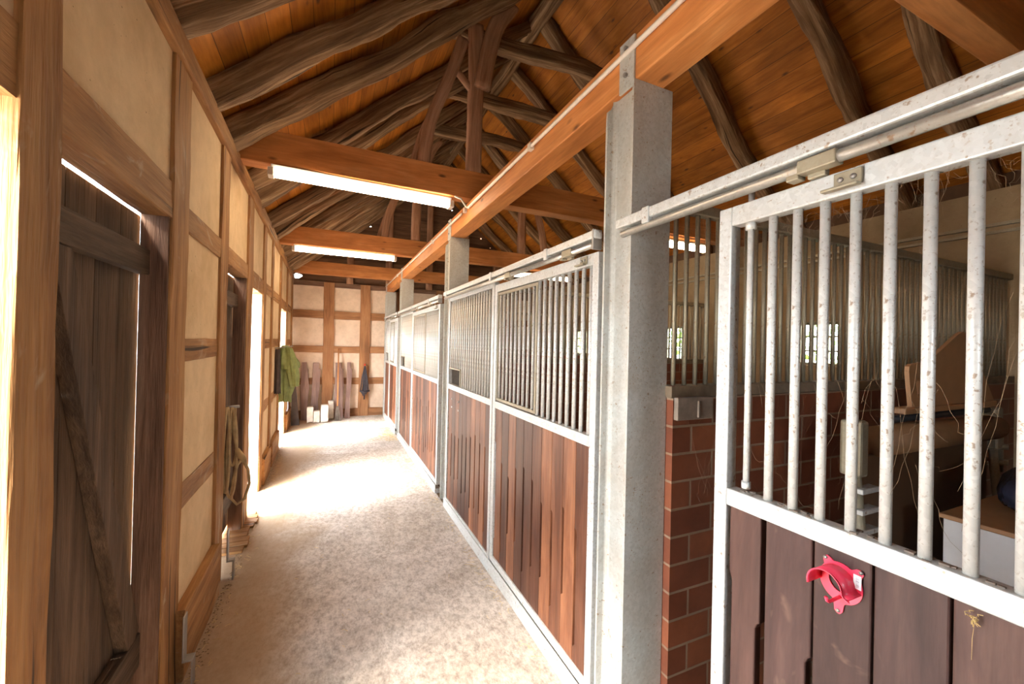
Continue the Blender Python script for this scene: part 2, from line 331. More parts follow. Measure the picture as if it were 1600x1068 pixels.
# ---- left timber framed wall
POSTS = [(-1.9, -1.7), (-0.95, -0.75), (0.42, 0.62), (1.225, 1.378), (2.19, 2.41), (3.10, 3.31), (4.09, 4.34), (5.07, 5.27), (5.84, 6.0), (6.84, 7.05), (8.02, 8.2), (9.15, 9.45)]
wall = O('wall_left', MB().box(-0.025, TH, -1.95, GY, 2.87, 2.985).map(wmap), M['oak'], kind='structure', bev=0.008)
for i, (a, b_) in enumerate(POSTS):
    mb = MB(); y = (a+b_)/2
    mb.hewn([(TH/2-0.003, y, 0.0), (TH/2-0.003, y+0.004, 1.4), (TH/2-0.003, y, 2.875)], b_-a, TH+0.006, upv=(1, 0, 0), wob=0.0035, seed=i+3, seg=40, sq=True).map(wmap)
    O('post', mb, M['oak'] if a > -0.5 else M['oak'], wall)
def rail(a, b_, z0, z1, mat='oak', d0=0.0, d1=TH, name='rail', sd=0):
    mb = MB().hewn([((d0+d1)/2, a-0.01, (z0+z1)/2), ((d0+d1)/2, (a+b_)/2, (z0+z1)/2), ((d0+d1)/2, b_+0.01, (z0+z1)/2)], d1-d0, z1-z0, wob=0.003, seed=sd+a*3, seg=16, sq=True).map(wmap)
    return O(name, mb, M[mat], wall)
bays = [(POSTS[i][1], POSTS[i+1][0]) for i in range(len(POSTS)-1)]
DOORBAY = {2: 'open', 3: 'door', 5: 'door', 6: 'open', 9: 'open'}
pm = MB()
for i, (a, b_) in enumerate(bays):
    k = DOORBAY.get(i)
    zl = 2.155 if i != 6 and i != 9 else 2.115
    zt = 2.315 if i in (2, 3) else 2.275
    rail(a, b_, zl, zt, name='lintel' if k else 'rail', sd=i)
    pm.box(0.010, 0.088, a-0.02, b_+0.02, zt-0.01, 2.88)
    if k: continue
    e = 0.0
    rail(a, b_, 1.53, 1.64, d0=0.008, sd=i+.3)
    rail(a, b_, 0.80, 0.93, d0=0.008, sd=i+.6)
    rail(a, b_, 0.0, 0.34 if i == 4 else 0.30, d0=-0.035, name='sill', sd=i+.8)
    for z0, z1 in ((0.3, 0.82), (0.92, 1.54), (1.63, zl+0.01)): pm.box(0.010, 0.088, a-0.02, b_+0.02, z0, z1)
# subdivide plaster a little so it undulates
pm.map(wmap)
O('plaster_panel', pm, M['plaster'], wall)
eb = MB().box(-0.80, -0.775, -1.95, GY, 2.95, 3.2); O('trim_1', eb, M['eave'], kind='structure')
eb = MB().box(4.86, 4.885, -1.95, GY, 2.95, 3.2); O('trim_2', eb, M['eave'], kind='structure')

# ---- barn doors in the left wall
def barn_door(n, a, b_, ztop):
    d = T('door_%d' % n, None, None, (XW(a)-0.12, (a+b_)/2, 0.04), kind='structure')
    mb = MB(); w = (b_-a)/5
    for k in range(5): mb.box(0.108, 0.132, a+k*w+0.0015, a+(k+1)*w-0.0015, 0.05, ztop)
    O('board_leaf', mb.map(wmap), M['door'], d, bev=0.002)
    for z0, z1 in ((1.905, 2.01), (0.27, 0.41)):
        O('ledge', MB().box(0.062, 0.107, a+0.07, b_-0.03, z0, z1).map(wmap), M['door'], d, bev=0.004)
    ya, yb = a+0.20, b_-0.05
    poly = [(ya, 1.90), (ya+0.105, 1.90), (yb, 0.44), (yb-0.03, 0.405), (yb-0.10, 0.405), (yb-0.108, 0.43)]
    O('brace', MB().prism(poly, 0, 0.064, 0.107).map(wmap), M['door'], d, bev=0.003)
    return d
barn_door(1, 1.30, 2.212, 2.155)
barn_door(2, 3.23, 4.148, 2.162)
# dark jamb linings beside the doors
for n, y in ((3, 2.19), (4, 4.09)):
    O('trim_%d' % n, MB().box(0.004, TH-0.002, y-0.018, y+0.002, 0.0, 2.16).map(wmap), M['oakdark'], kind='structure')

M['jambpale'] = plaster('pale_jamb', (0.80, 0.68, 0.60), (0.62, 0.42, 0.33))  # pale pinkish lining for the far jambs of two open doorways
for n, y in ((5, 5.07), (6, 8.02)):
    O('trim_%d' % n, MB().box(0.008, TH+0.04, y-0.014, y+0.002, 0.0, 2.12).map(wmap), M['jambpale'], kind='structure')
# ---- far gable wall
def B(x, z): return x*1.016, 1.65+(z-1.65)*1.016
gw = T('wall_back', None, None, (0, GY, 0), kind='structure')
pb = MB().box(-0.8, 4.9, GY+0.02, GY+0.16, 0, 2.86)
O('plaster_panel', pb, M['plasterback'], gw)
for i, (x0, x1) in enumerate(((-0.16, 0.045), (0.555, 0.76), (1.35, 1.55), (2.2, 2.4), (3.1, 3.3), (4.0, 4.2))):
    x0, _ = B(x0, 0); x1, _ = B(x1, 0)
    O('post', MB().hewn([((x0+x1)/2, GY+0.04, 0), ((x0+x1)/2+0.01, GY+0.04, 1.4), ((x0+x1)/2, GY+0.04, 2.86)], x1-x0, 0.14, upv=(0, 1, 0), wob=0.006, seed=i+40, seg=20, sq=True), M['backtimber'], gw)
for i, (z0, z1) in enumerate(((0.0, 0.17), (0.70, 0.84), (1.38, 1.52), (2.10, 2.26), (2.775, 2.875))):
    O('rail', MB().hewn([(-0.8, GY+0.045, (z0+z1)/2), (1.5, GY+0.045, (z0+z1)/2-0.01), (4.85, GY+0.045, (z0+z1)/2)], 0.12, z1-z0, wob=0.009, seed=i+60, seg=40, sq=True), M['backtimber'] if i != 4 else M['oakdark'], gw)
# gable boarding with daylight gaps near the eaves and verge
def roofz(x): return 3.71+0.856*x if x < 2.07 else 3.71+0.856*(4.14-x)
def gable(name, y, holes, mat):
    bm = bmesh.new(); loops = [[(-0.85, 2.86), (4.98, 2.86), (4.98, roofz(4.98)+0.06), (2.07, roofz(2.07)+0.06), (-0.85, roofz(-0.85)+0.06)]] + holes
    ed = []
    for lp in loops:
        vs = [bm.verts.new((x, y, z)) for x, z in lp]
        ed += [bm.edges.new((vs[i], vs[(i+1) % len(vs)])) for i in range(len(vs))]
    bmesh.ops.triangle_fill(bm, edges=ed, use_beauty=True)
    mb = MB(); bm.verts.index_update(); vs = [v.co.copy() for v in bm.verts]
    mb.add(vs, [[v.index for v in f.verts] for f in bm.faces], [(v.x, v.z, 0) for v in vs]); bm.free()
    return O(name, mb, mat, kind='structure', solid=0.03)
def hole(x, z, rx, rz, n=9):
    return [(x+rx*cos(2*pi*k/n)*(1+0.25*sin(3*k)), z+rz*sin(2*pi*k/n)*(1+0.2*cos(2*k))) for k in range(n)]
hl = [hole(-0.665, 2.965, 0.085, 0.05), hole(-0.765, 2.89, 0.028, 0.024)]
for x, r in ((0.35, 0.012), (0.55, 0.03), (0.28, 0.012), (0.12, 0.015), (0.75, 0.016), (1.2, 0.012), (3.35, 0.02), (3.6, 0.012), (3.95, 0.016), (2.6, 0.014)):
    hl.append(hole(x, roofz(x)-0.13-0.1*random.random(), r, r*0.8))
gable('wall_back_gable', GY+0.1, hl, M['gable'])
for i, (x, zt) in enumerate(((0.35, 3.9), (1.16, 4.6), (2.07, 5.3), (2.95, 4.6), (3.75, 3.9))):
    O('stud', MB().hewn([(x, GY+0.03, 2.86), (x, GY+0.03, zt)], 0.14, 0.1, upv=(0, 1, 0), wob=0.008, seed=i+80, seg=12), M['brace'], gw)
# ---- front gable behind the camera, its small unseen opening sized for the daylight
fwall = MB()
fwall.box(-0.85, 0.20, -2.05, -1.9, 0, 2.87)
fwall.box(1.10, 4.9, -2.05, -1.9, 0, 2.87); fwall.box(0.20, 0.90, -2.05, -1.9, 2.15, 2.87); fwall.box(0.20, 0.90, -2.05, -1.9, 0, 1.65); fwall.box(0.90, 1.10, -2.05, -1.9, 0, 2.87)
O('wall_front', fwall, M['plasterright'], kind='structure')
gable('wall_front_gable', -1.95, [], M['gable'])
# ---- right wall with small windows
rw = MB(); ws = sorted(WIN); prev = -1.95
for a, b_, c, d in ws:
    rw.box(4.75, 4.92, prev, a, 0, 2.95); rw.box(4.75, 4.92, a, b_, 0, c); rw.box(4.75, 4.92, a, b_, d, 2.95); prev = b_
rw.box(4.75, 4.92, prev, GY, 0, 2.95)
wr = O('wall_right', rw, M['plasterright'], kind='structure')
O('conduit', MB().box(4.72, 4.75, -1.9, 9.3, 2.655, 2.68), M['galvold'], wr)
O('conduit', MB().box(4.725, 4.75, -1.9, 9.3, 2.60, 2.62), M['galvold'], wr)
for i, (a, b_, c, d) in enumerate(WIN):
    wn = T('window_%d' % (i+1), None, None, (4.86, (a+b_)/2, c), kind='structure'); fr = MB()
    t = 0.028
    for z0, z1 in ((c, c+t), (d-t, d)): fr.box(4.83, 4.88, a, b_, z0, z1)
    for y0 in (a, b_-t): fr.box(4.83, 4.88, y0, y0+t, c+t, d-t)
    O('window_frame', fr, M['galvold'], wn)
    mu = MB()
    for k in (1, 2): y0 = a+(b_-a)*k/3; mu.box(4.84, 4.87, y0-0.009, y0+0.009, c+t, d-t)
    for k in (1, 2): z0 = c+(d-c)*k/3; mu.box(4.84, 4.87, a+t, b_-t, z0-0.009, z0+0.009)
    O('muntins', mu, M['galvold'], wn)
    O('pane', MB().box(4.853, 4.857, a+t, b_-t, c+t, d-t), M['glass'], wn)
# ---- roof boarding
def slope(name, sgn):
    mb = MB(); mb2 = MB()
    if sgn < 0: p = [(-1.05, roofz(-1.05)), (2.07, roofz(2.07))]
    else: p = [(2.07, roofz(2.07)), (5.2, roofz(5.2))]
    (xa, za), (xb, zb) = p; L = sqrt((xb-xa)**2+(zb-za)**2); n = 20; vs = []; gs = []; fs = []
    ys = [-2.2+i*(GY+0.4+2.2)/24 for i in range(25)]
    for j, y in enumerate(ys):
        for i in range(n+1):
            t = i/n; vs.append((xa+(xb-xa)*t, y, za+(zb-za)*t)); gs.append((y+0.0, t*L+ (3.3 if sgn > 0 else 0), 0))
    for j in range(len(ys)-1):
        for i in range(n): fs.append((j*(n+1)+i, j*(n+1)+i+1, (j+1)*(n+1)+i+1, (j+1)*(n+1)+i))
    top = len(vs)
    vs2 = [(v[0], v[1], v[2]+0.03) for v in vs]
    mb.add(vs, fs, gs); mb.add(vs2, fs, gs)
    return O(name, mb, M['boards'], kind='structure')
slope('ceiling_left', -1); slope('ceiling_right', 1)

# ================================================================== ROOF TIMBERS
LY = [1.35, 2.22, 2.84, 3.33, 4.20, 4.62, 5.48, 6.10, 6.62, 7.15, 7.65, 8.15, 8.6, 9.05]
LN = ['nearest the camera at the upper left', 'second from the camera', 'third from the camera, long and bent', 'thick one before the nearest lamp beam', 'first behind the first lamp beam', 'second behind the first lamp beam', 'third behind the first lamp beam', 'just in front of the second lamp beam',
      'first behind the second lamp beam', 'second behind the second lamp beam', 'third behind the second lamp beam', 'fourth behind the second lamp beam', 'last but one before the far gable', 'last before the far gable']
for i, y in enumerate(LY):
    random.seed(100+i); b1 = random.uniform(-0.05, 0.05); b2 = random.uniform(-0.05, 0.05)
    w = 0.20 if i == 3 else (0.12 if y < 4 else 0.13)
    zz = lambda x: 3.71+0.856*x-0.098
    pts = [(-0.74, y, zz(-0.74)), (0.0, y+b1, zz(0.0)-0.02), (0.75, y+b2, zz(0.75)-0.03), (1.45, y, zz(1.45)-0.01), (2.02, y, zz(2.02))]
    O('rafter', MB().hewn(pts, w, 0.155, upv=(-0.65, 0, 0.76), wob=0.018, seed=i+1, seg=44, taper=0.15), M['hewn'],
      label='weathered rafter on the left roof slope, %s' % LN[i], cat='rafter', group='rafters on the left slope')
RY = [0.55, 1.42, 1.93, 2.9, 4.1, 4.95, 5.8, 6.6, 7.4, 8.2, 8.95]
RN = ['nearest the camera at the top right', 'pale one above the near stall door', 'second from the pale one, above the near stall', 'bent one directly right of the big steel post', 'first beyond the big steel post', 'second beyond the big steel post',
      'third beyond the big steel post', 'just past the second lamp beam', 'second past the second lamp beam', 'last but one by the far gable', 'last by the far gable']
for i, y in enumerate(RY):
    random.seed(200+i); b1 = random.uniform(-0.06, 0.06); b2 = random.uniform(-0.06, 0.06)
    zz = lambda x: 3.71+0.856*(4.14-x)-0.098
    k = 0.07 if i == 3 else 0.02
    pts = [(2.12, y, zz(2.12)), (2.75, y+b1, zz(2.75)-0.01), (3.45, y+b2-k, zz(3.45)-k), (4.1, y+k, zz(4.1)-0.01), (4.88, y, zz(4.88))]
    O('rafter', MB().hewn(pts, 0.15, 0.15, upv=(0.65, 0, 0.76), wob=0.02, seed=i+31, seg=44, taper=0.1), M['hewn'],
      label='weathered rafter on the right roof slope, %s' % RN[i], cat='rafter', group='rafters on the right slope')
for i, y in enumerate((3.78, 4.75, 5.7, 7.0, 7.9)):
    random.seed(300+i); dz = random.uniform(-0.05, 0.03)
    zc = 4.66
    O('collar_beam', MB().hewn([(1.0, y, zc), (1.7, y+0.03, zc+0.02), (2.4, y, zc+0.03+dz), (3.12, y, zc-0.02)], 0.12, 0.15, wob=0.02, seed=i+71, seg=30), M['hewn'],
      label='dark weathered collar beam spanning between the roof slopes, %s from the camera' % ORD[i], cat='beam', group='collar beams high under the ridge')
O('ridge_beam', MB().hewn([(2.07, -1.9, 5.32), (2.07, 3.0, 5.31), (2.07, 6.5, 5.33), (2.07, 9.4, 5.32)], 0.14, 0.17, wob=0.014, seed=77, seg=60), M['hewn'],
  label='dark weathered ridge beam running along the peak of the roof', cat='beam')
# tie beams of pine
TIE = [(0.70, 'nearest the camera at the top right corner'), (3.50, 'carrying the nearest lit lamps'), (6.30, 'carrying the second row of lamps'), (8.95, 'in front of the far gable wall')]
for i, (y, t) in enumerate(TIE):
    O('tie_beam', MB().box(XW(y)-0.12, 4.86, y, y+(0.145 if i else 0.10), 2.955, 3.205), M['pine'], bev=0.006, label='squared orange pine tie beam crossing the barn, %s' % t, cat='beam', group='pine tie beams')
# trusses: post and braces standing on the tie beams
def truss(y, n, t):
    th = T('roof_truss', t, 'truss', (1.16, y+0.06, 3.205))
    O('king_post', MB().hewn([(1.16, y+0.06, 3.205), (1.165, y+0.06, 4.0), (1.16, y+0.06, 4.56)], 0.13, 0.115, upv=(0, 1, 0), wob=0.004, seed=n, seg=20), M['brace'], th)
    O('brace', MB().hewn([(0.70, y+0.06, 3.205), (0.76, y+0.06, 3.6), (0.92, y+0.06, 4.05), (1.03, y+0.06, 4.40)], 0.105, 0.09, upv=(0, 1, 0), wob=0.008, seed=n+5, seg=24), M['brace'], th)
    O('strut', MB().hewn([(0.62, y+0.15, 3.205), (0.70, y+0.15, 3.5), (0.80, y+0.12, 3.75)], 0.055, 0.06, upv=(0, 1, 0), wob=0.005, seed=n+7, seg=10), M['brace'], th)
    O('strut', MB().hewn([(0.93, y+0.06, 4.16), (1.14, y+0.06, 3.96)], 0.05, 0.06, upv=(0, 1, 0), wob=0.004, seed=n+9, seg=8), M['brace'], th)
    O('principal', MB().hewn([(1.20, y-0.03, 3.96), (1.30, y-0.03, 4.5), (1.47, y-0.03, 4.82)], 0.15, 0.06, upv=(0, 1, 0), wob=0.005, seed=n+11, seg=14), M['brace'], th)
    O('brace', MB().hewn([(3.44, y+0.06, 3.205), (3.38, y+0.06, 3.6), (3.25, y+0.06, 4.05), (3.1, y+0.06, 4.40)], 0.105, 0.09, upv=(0, 1, 0), wob=0.008, seed=n+15, seg=24), M['brace'], th)
    O('king_post', MB().hewn([(2.98, y+0.06, 3.205), (2.98, y+0.06, 4.58)], 0.13, 0.115, upv=(0, 1, 0), wob=0.004, seed=n+17, seg=20), M['brace'], th)
truss(3.50, 1, 'brown timber roof truss standing on the nearest lamp beam, post with bent brace')
truss(6.30, 2, 'brown timber roof truss standing on the second lamp beam, small in the distance')
# the long pine purlin on the steel posts and its cable conduit
O('purlin', MB().box(1.092, 1.236, -1.9, 9.42, 2.722, 2.905), M['pine'], bev=0.006, label='long orange pine beam running along the corridor on the steel posts', cat='beam')
cd = MB().tube([(1.078, -1.8, 2.845), (1.078, 1.2, 2.85), (1.078, 3.42, 2.842)], 0.011, 8)
cd.tube([(1.078, 3.62, 2.842), (1.078, 6.2, 2.846), (1.078, 9.3, 2.846)], 0.011, 8)
cd.tube([(1.078, 3.42, 2.842), (1.07, 3.46, 2.86), (1.03, 3.485, 2.93), (0.97, 3.485, 2.945)], 0.009, 8)
cdo = O('conduit', cd, M['conduit'], label='dirty white cable conduit clipped along the side of the pine purlin', cat='conduit')
for y in (0.4, 2.2, 3.52, 4.8, 6.3, 7.6): O('clip', MB().box(1.066, 1.092, y-0.02, y+0.02, 2.825, 2.865), M['conduit'], cdo)

# ================================================================== STEEL POSTS
PY = [(-1.45, 'behind the viewer'), (1.279, 'large one beside the near open stall'), (4.01, 'second down the corridor, between two stall fronts'), (7.08, 'third down the corridor'), (9.17, 'last one against the far wall')]
for i, (y, t) in enumerate(PY):
    if i == 0: continue
    th = T('steel_post', 'galvanised steel stable post, %s' % t, 'post', (1.18, y+0.09, 0), 'galvanised posts along the stalls')
    mb = MB(); zt = 2.722
    mb.box(1.08, 1.285, y, y+0.011, 0, zt)
    poly = [(1.08, 0), (1.285, 0), (1.285, zt), (1.12, zt), (1.105, zt-0.03), (1.083, zt-0.05), (1.08, zt-0.08)]
    mb.prism(poly, 1, y+0.168, y+0.179)
    mb.prism([(1.124, y+0.011), (1.124, y+0.148), (1.121, y+0.158), (1.114, y+0.165), (1.108, y+0.168), (1.155, y+0.168), (1.14, y+0.158), (1.135, y+0.148), (1.135, y+0.011)], 2, 0, zt)
    O('column', mb, M['galvpost'], th, bev=0.002)
    tb = MB().box(1.081, 1.091, y+0.005, y+0.095, 2.70, 2.905)
    O('beam_bracket', tb, M['galvpost'], th, bev=0.002)
    for z in (2.76, 2.87):
        O('bolt', MB().tube([(1.083, y+0.05, z), (1.070, y+0.05, z)], 0.010, 6, smooth=False), M['steel'], th)

# ================================================================== STALL FRONTS
BARME = {}
def bar_mesh(z0, z1, r=0.011, mat='galvbar'):
    k = (round(z0, 3), round(z1, 3), r, mat)
    if k not in BARME:
        mb = MB().tube([(0, 0, z0), (0, 0, z1)], r, 12)
        me = bpy.data.meshes.new('bar'); me.from_pydata(mb.v, [], mb.f); me.polygons.foreach_set('use_smooth', [len(f) == 4 for f in mb.f]); me.materials.append(M[mat]); BARME[k] = me
    return BARME[k]
def bar(parent, x, y, z0, z1, r=0.011, mat='galvbar', name='bar'):
    o = bpy.data.objects.new(name, bar_mesh(z0, z1, r, mat)); COL.objects.link(o); o.parent = parent
    p = Vector(parent['_o']); o.location = (x-p.x, y-p.y, -p.z); return o
def planks(a, b_, z0, z1, w, x0, x1, seed, slots=True, zs=(0.30, 0.86)):
    random.seed(seed); mb = MB(); n = max(1, round((b_-a)/w)); w = (b_-a)/n; s = 0.011
    for k in range(n):
        y0 = a+k*w+0.0012; y1 = a+(k+1)*w-0.0012; 
        s = 0.017; t2 = zs[1]+random.choice((-0.09, -0.03, 0.0, 0.04, 0.09)); t1 = zs[0]+random.choice((-0.09, -0.04, 0.0, 0.05, 0.09))
        if slots: poly = [(y0, z0), (y1, z0), (y1, t1), (y1-s*0.6, t1+0.004), (y1-s, t1+0.014), (y1-s, t2-0.014), (y1-s*0.6, t2-0.004), (y1, t2), (y1, z1), (y0, z1)]
        else: poly = [(y0, z0), (y1, z0), (y1, z1), (y0, z1)]
        mb.prism(poly, 0, x0, x1)
    return mb
FX = 1.08; FT = 0.042
def door(a, b_, label, flap=True, near=False, group='sliding stall doors'):
    th = T('stall_door', label, 'stall door', (FX+FT/2, (a+b_)/2, 0.09), group)
    fr = MB(); s = 0.045
    fr.box(FX, FX+FT, a, a+s, 0.09, 2.072); fr.box(FX, FX+FT, b_-s, b_, 0.09, 2.072)
    fr.box(FX, FX+FT, a+s, b_-s, 2.018, 2.072); fr.box(FX, FX+FT, a+s, b_-s, 1.188, 1.238); fr.box(FX, FX+FT, a+s, b_-s, 0.09, 0.135)
    O('frame', fr, M['galv'], th, bev=0.003)
    if near: nearplanks(a+s, b_-s, th)
    else: O('plank_infill', planks(a+s, b_-s, 0.135, 1.188, 0.115, FX+0.010, FX+0.028, int(a*100)), M['hard'], th, bev=0.002)
    y0, y1 = a+s, b_-s; n = round((y1-y0)/0.0645); dy = (y1-y0)/n
    fy = y0+(y1-y0)*0.47
    for k in range(n):
        y = y0+dy*(k+0.5)
        if flap and y > fy+0.012:
            bar(th, FX+0.018, y, 1.262, 1.995, 0.0095)
        else: bar(th, FX+0.021, y, 1.236, 2.027)
    if flap:
        fl = MB(); t = 0.016
        fl.box(FX+0.005, FX+0.03, fy, fy+t*1.4, 1.245, 2.012); fl.box(FX+0.005, FX+0.03, y1-t, y1, 1.245, 2.012)
        fl.box(FX+0.005, FX+0.03, fy+t, y1-t, 1.245, 1.264); fl.box(FX+0.005, FX+0.03, fy+t, y1-t, 1.993, 2.012)
        O('flap_frame', fl, M['galvold'], th, bev=0.002)
    return th
def fixed(a, b_, label, hatch=True):
    th = T('stall_panel', label, 'stall panel', (FX+FT/2, (a+b_)/2, 0.0), 'fixed stall front panels')
    fr = MB(); s = 0.04
    fr.box(FX, FX+FT, a, a+s, 0.03, 2.10); fr.box(FX, FX+FT, b_-s, b_, 0.03, 2.10)
    fr.box(FX, FX+FT, a+s, b_-s, 2.06, 2.10); fr.box(FX, FX+FT, a+s, b_-s, 1.19, 1.238); fr.box(FX, FX+FT, a+s, b_-s, 0.03, 0.10)
    O('frame', fr, M['galv'], th, bev=0.003)
    O('plank_infill', planks(a+s, b_-s, 0.10, 1.19, 0.115, FX+0.010, FX+0.028, int(a*100)+1), M['hard'], th, bev=0.002)
    y0, y1 = a+s, b_-s; n = round((y1-y0)/0.0605); dy = (y1-y0)/n; hy = y1-0.37
    if hatch:
        hf = MB(); hf.box(FX+0.008, FX+0.034, hy, hy+0.014, 1.238, 1.40); hf.box(FX+0.008, FX+0.034, hy, y1, 1.388, 1.402)
        O('hatch_frame', hf, M['galvold'], th, bev=0.001)
    for k in range(n):
        y = y0+dy*(k+0.5); bar(th, FX+0.021, y, 1.40 if hatch and y > hy else 1.236, 2.062)
    return th
def track(a, b_, label, hangers):
    th = T('door_track', label, 'track', (1.06, (a+b_)/2, 2.07), 'sliding door tracks')
    O('square_tube', MB().box(1.045, 1.088, a, b_, 2.124, 2.162), M['galv'], th, bev=0.006)
    mb = MB(); n = 12; y0 = a+0.03; y1 = b_-0.03
    O('round_rail', MB().tube([(1.060, y0, 2.100), (1.060, y1, 2.100)], 0.0145, 12), M['rail'], th)
    for y in hangers:
        O('hanger_bracket', MB().box(1.040, 1.092, y-0.018, y+0.018, 2.105, 2.165), M['galv'], th, bev=0.004)
    for y in (a+0.012,): O('end_cap', MB().box(1.043, 1.09, y-0.006, y+0.006, 2.075, 2.165), M['steel'], th, bev=0.002)
    return th
def roller(parent, y):
    o = O('roller_carriage', MB().box(1.043, 1.078, y-0.055, y+0.03, 2.084, 2.117).box(1.050, 1.083, y+0.03, y+0.06, 2.076, 2.112).box(1.07, 1.09, y-0.02, y+0.02, 2.0725, 2.10), M['galvold'], parent, bev=0.003); return o
def kicker(a, b_, label):
    O('floor_rail', MB().box(1.068, 1.13, a, b_, 0.0, 0.05).box(1.068, 1.078, a, b_, 0.05, 0.088), M['galv'], bev=0.002, label=label, cat='floor rail', group='floor rails under the stall fronts')
def plate(parent, y, z, x=1.078):
    p = O('stop_plate', MB().box(x-0.006, x+0.001, y-0.028, y+0.028, z-0.016, z+0.020).box(x-0.026, x-0.006, y-0.028, y+0.046, z-0.022, z-0.015), M['galvold'], parent, bev=0.002)
    for dy in (-0.013, 0.013): O('bolt', MB().tube([(x-0.005, y+dy, z+0.002), (x-0.011, y+dy, z+0.002)], 0.006, 8), M['steel'], p)
# stall beyond the big post, second and third
d1 = door(1.49, 2.735, 'barred sliding stall door just beyond the big steel post, orange-brown planks below')
p1 = fixed(2.75, 3.995, 'barred fixed stall front left of the nearest closed door, with square feed hatch')
for y_ in (3.84, 3.62):
    for z_ in (1.02, 1.10): O('bolt', MB().tube([(FX+0.012, y_, z_), (FX+0.006, y_, z_)], 0.009, 8), M['sticker'], p1)
t1 = track(1.475, 4.10, 'steel sliding track above the nearest closed stall door', (1.92, 2.75, 3.98))
roller(d1, 1.72); roller(d1, 2.45); plate(d1, 1.60, 2.045)
kicker(1.50, 4.0, 'steel floor rail under the nearest closed stall front')
d2 = door(4.36, 5.95, 'barred sliding stall door of the middle stall, beyond the second steel post')
p2 = fixed(5.965, 7.072, 'barred fixed front of the middle stall with small feed hatch')
t2 = track(4.30, 7.2, 'steel sliding track above the middle stall door', (4.8, 5.9, 7.0))
roller(d2, 4.7); roller(d2, 5.5); plate(d2, 4.5, 2.045)
kicker(4.36, 7.1, 'steel floor rail under the middle stall front')
d3 = door(7.42, 8.45, 'farthest barred sliding stall door near the back wall')
p3 = fixed(8.465, 9.17, 'farthest fixed stall front touching the back wall')
t3 = track(7.36, 9.2, 'steel sliding track above the farthest stall door', (7.8, 9.0))
roller(d3, 7.7); roller(d3, 8.2)
kicker(7.42, 9.17, 'steel floor rail under the farthest stall front')
# near open stall door
def nearplanks(a, b_, th):
    mb = MB(); ys = [0.8280, 0.725, 0.600, 0.480, 0.358, 0.240, 0.12, 0.0, -0.12, -0.24]
    for k in range(len(ys)-1):
        y1 = ys[k]-0.0018; y0 = ys[k+1]+0.0018; 
        if k == 0: y0 = 0.732
        if k == 1: y1 = 0.718
        s = 0.012; zt = 0.897; zb = 0.30; x0, x1 = FX+0.008, FX+0.036
        l, r = y0, y1
        poly = [(l, 0.135), (r, 0.135)]
        if k == 0: poly += [(r, 0.30), (r-0.007, 0.32), (r-0.009, 0.34), (r-0.009, 0.975), (r-0.004, 0.99), (r, 1.005)]
        poly += [(r, 1.188), (l, 1.188)]
        if k < 5: poly += [(l, zt), (l+0.006, zt-0.006), (l+s, zt-0.02), (l+s, zb+0.02), (l+0.006, zb+0.006), (l, zb)]
        mb.prism(poly, 0, x0, x1)
    O('plank_infill', mb, M['hardnear'], th, bev=0.004)
th = T('stall_door', 'large near barred sliding door at right, dark planks below, pink hook on it', 'stall door', (FX+FT/2, 0.25, 0.09), 'sliding stall doors')
fr = MB(); s = 0.042; a, b_ = -0.37, 0.876
fr.box(FX, FX+FT, a, a+s, 0.09, 2.072); fr.box(FX, FX+FT, b_-s, b_, 0.09, 2.072)
fr.box(FX, FX+FT, a+s, b_-s, 2.014, 2.072); fr.box(FX, FX+FT, a+s, b_-s, 1.188, 1.238); fr.box(FX, FX+FT, a+s, b_-s, 0.09, 0.135)
O('frame', fr, M['galv'], th, bev=0.004); nearplanks(a+s, b_-s, th)
ys = [0.722-0.0640*k for k in range(16)]
for y in ys: bar(th, FX+0.021, y, 1.236, 2.024)
rod = O('locking_rod', MB().tube([(FX+0.02, 0.786, 1.25), (FX+0.02, 0.786, 2.112)], 0.0085, 12), M['galvbar'], th)
O('collar', MB().tube([(FX+0.02, 0.786, 1.995), (FX+0.02, 0.786, 2.018)], 0.0145, 14).tube([(FX+0.02, 0.786, 1.25), (FX+0.02, 0.786, 1.27)], 0.012, 14), M['galv'], rod)
plate(th, 0.535, 2.045); roller(th, 0.60); roller(th, -0.2)
t0 = track(-1.3, 1.335, 'steel sliding track above the near open stall door at right', (1.16, 0.17, -0.6))
# dust on near mid rail
random.seed(5); dm = MB()
for k in range(90):
    y = random.uniform(-0.3, 0.82); x = FX+random.uniform(0.004, 0.038); r = random.uniform(0.002, 0.005)
    dm.box(x-r, x+r, y-r*1.6, y+r*1.6, 1.2365, 1.238+r*0.8)
O('dust_crumbs', dm, M['dustcap'], kind='stuff', label='brown dust and crumbs lying on the middle rail of the near stall door', cat='dust')

# ================================================================== STALL PARTITIONS
def partition(y, label, yfront, n):
    mb = MB(); yb = y+0.20; x0, x1 = 1.288, 4.75
    vs = [(x, yy, z) for z in (0, 1.44) for yy in (y, yb) for x in (x0, x1)]
    mb.add(vs, [(0, 2, 3, 1), (4, 5, 7, 6), (0, 1, 5, 4), (2, 6, 7, 3), (0, 4, 6, 2), (1, 3, 7, 5)], [(v[0]+0.107+v[1]-y, v[2]+0.045, 0) for v in vs])
    w = O('wall_partition' if n == 1 else 'wall_partition_%d' % n, mb, M['brick'], kind='structure')
    g = T('partition_grille', label, 'grille', ((x0+x1)/2, y+0.05, 1.44), 'barred grilles on the brick partitions')
    O('bottom_channel', MB().box(x0-0.01, x1, y+0.0, y+0.085, 1.442, 1.49), M['channel'], g, bev=0.003)
    O('top_rail', MB().box(x0-0.01, x1, y+0.015, y+0.06, 2.225, 2.268), M['galvold'], g, bev=0.004)
    k = 0; x = x0+0.035
    while x < x1-0.02:
        bar(g, x, y+0.038, 1.488, 2.228, 0.010, 'galvold'); x += 0.0635
    return w
partition(1.245, 'long dusty barred grille on the brick wall of the near stall', 1.245, 1)
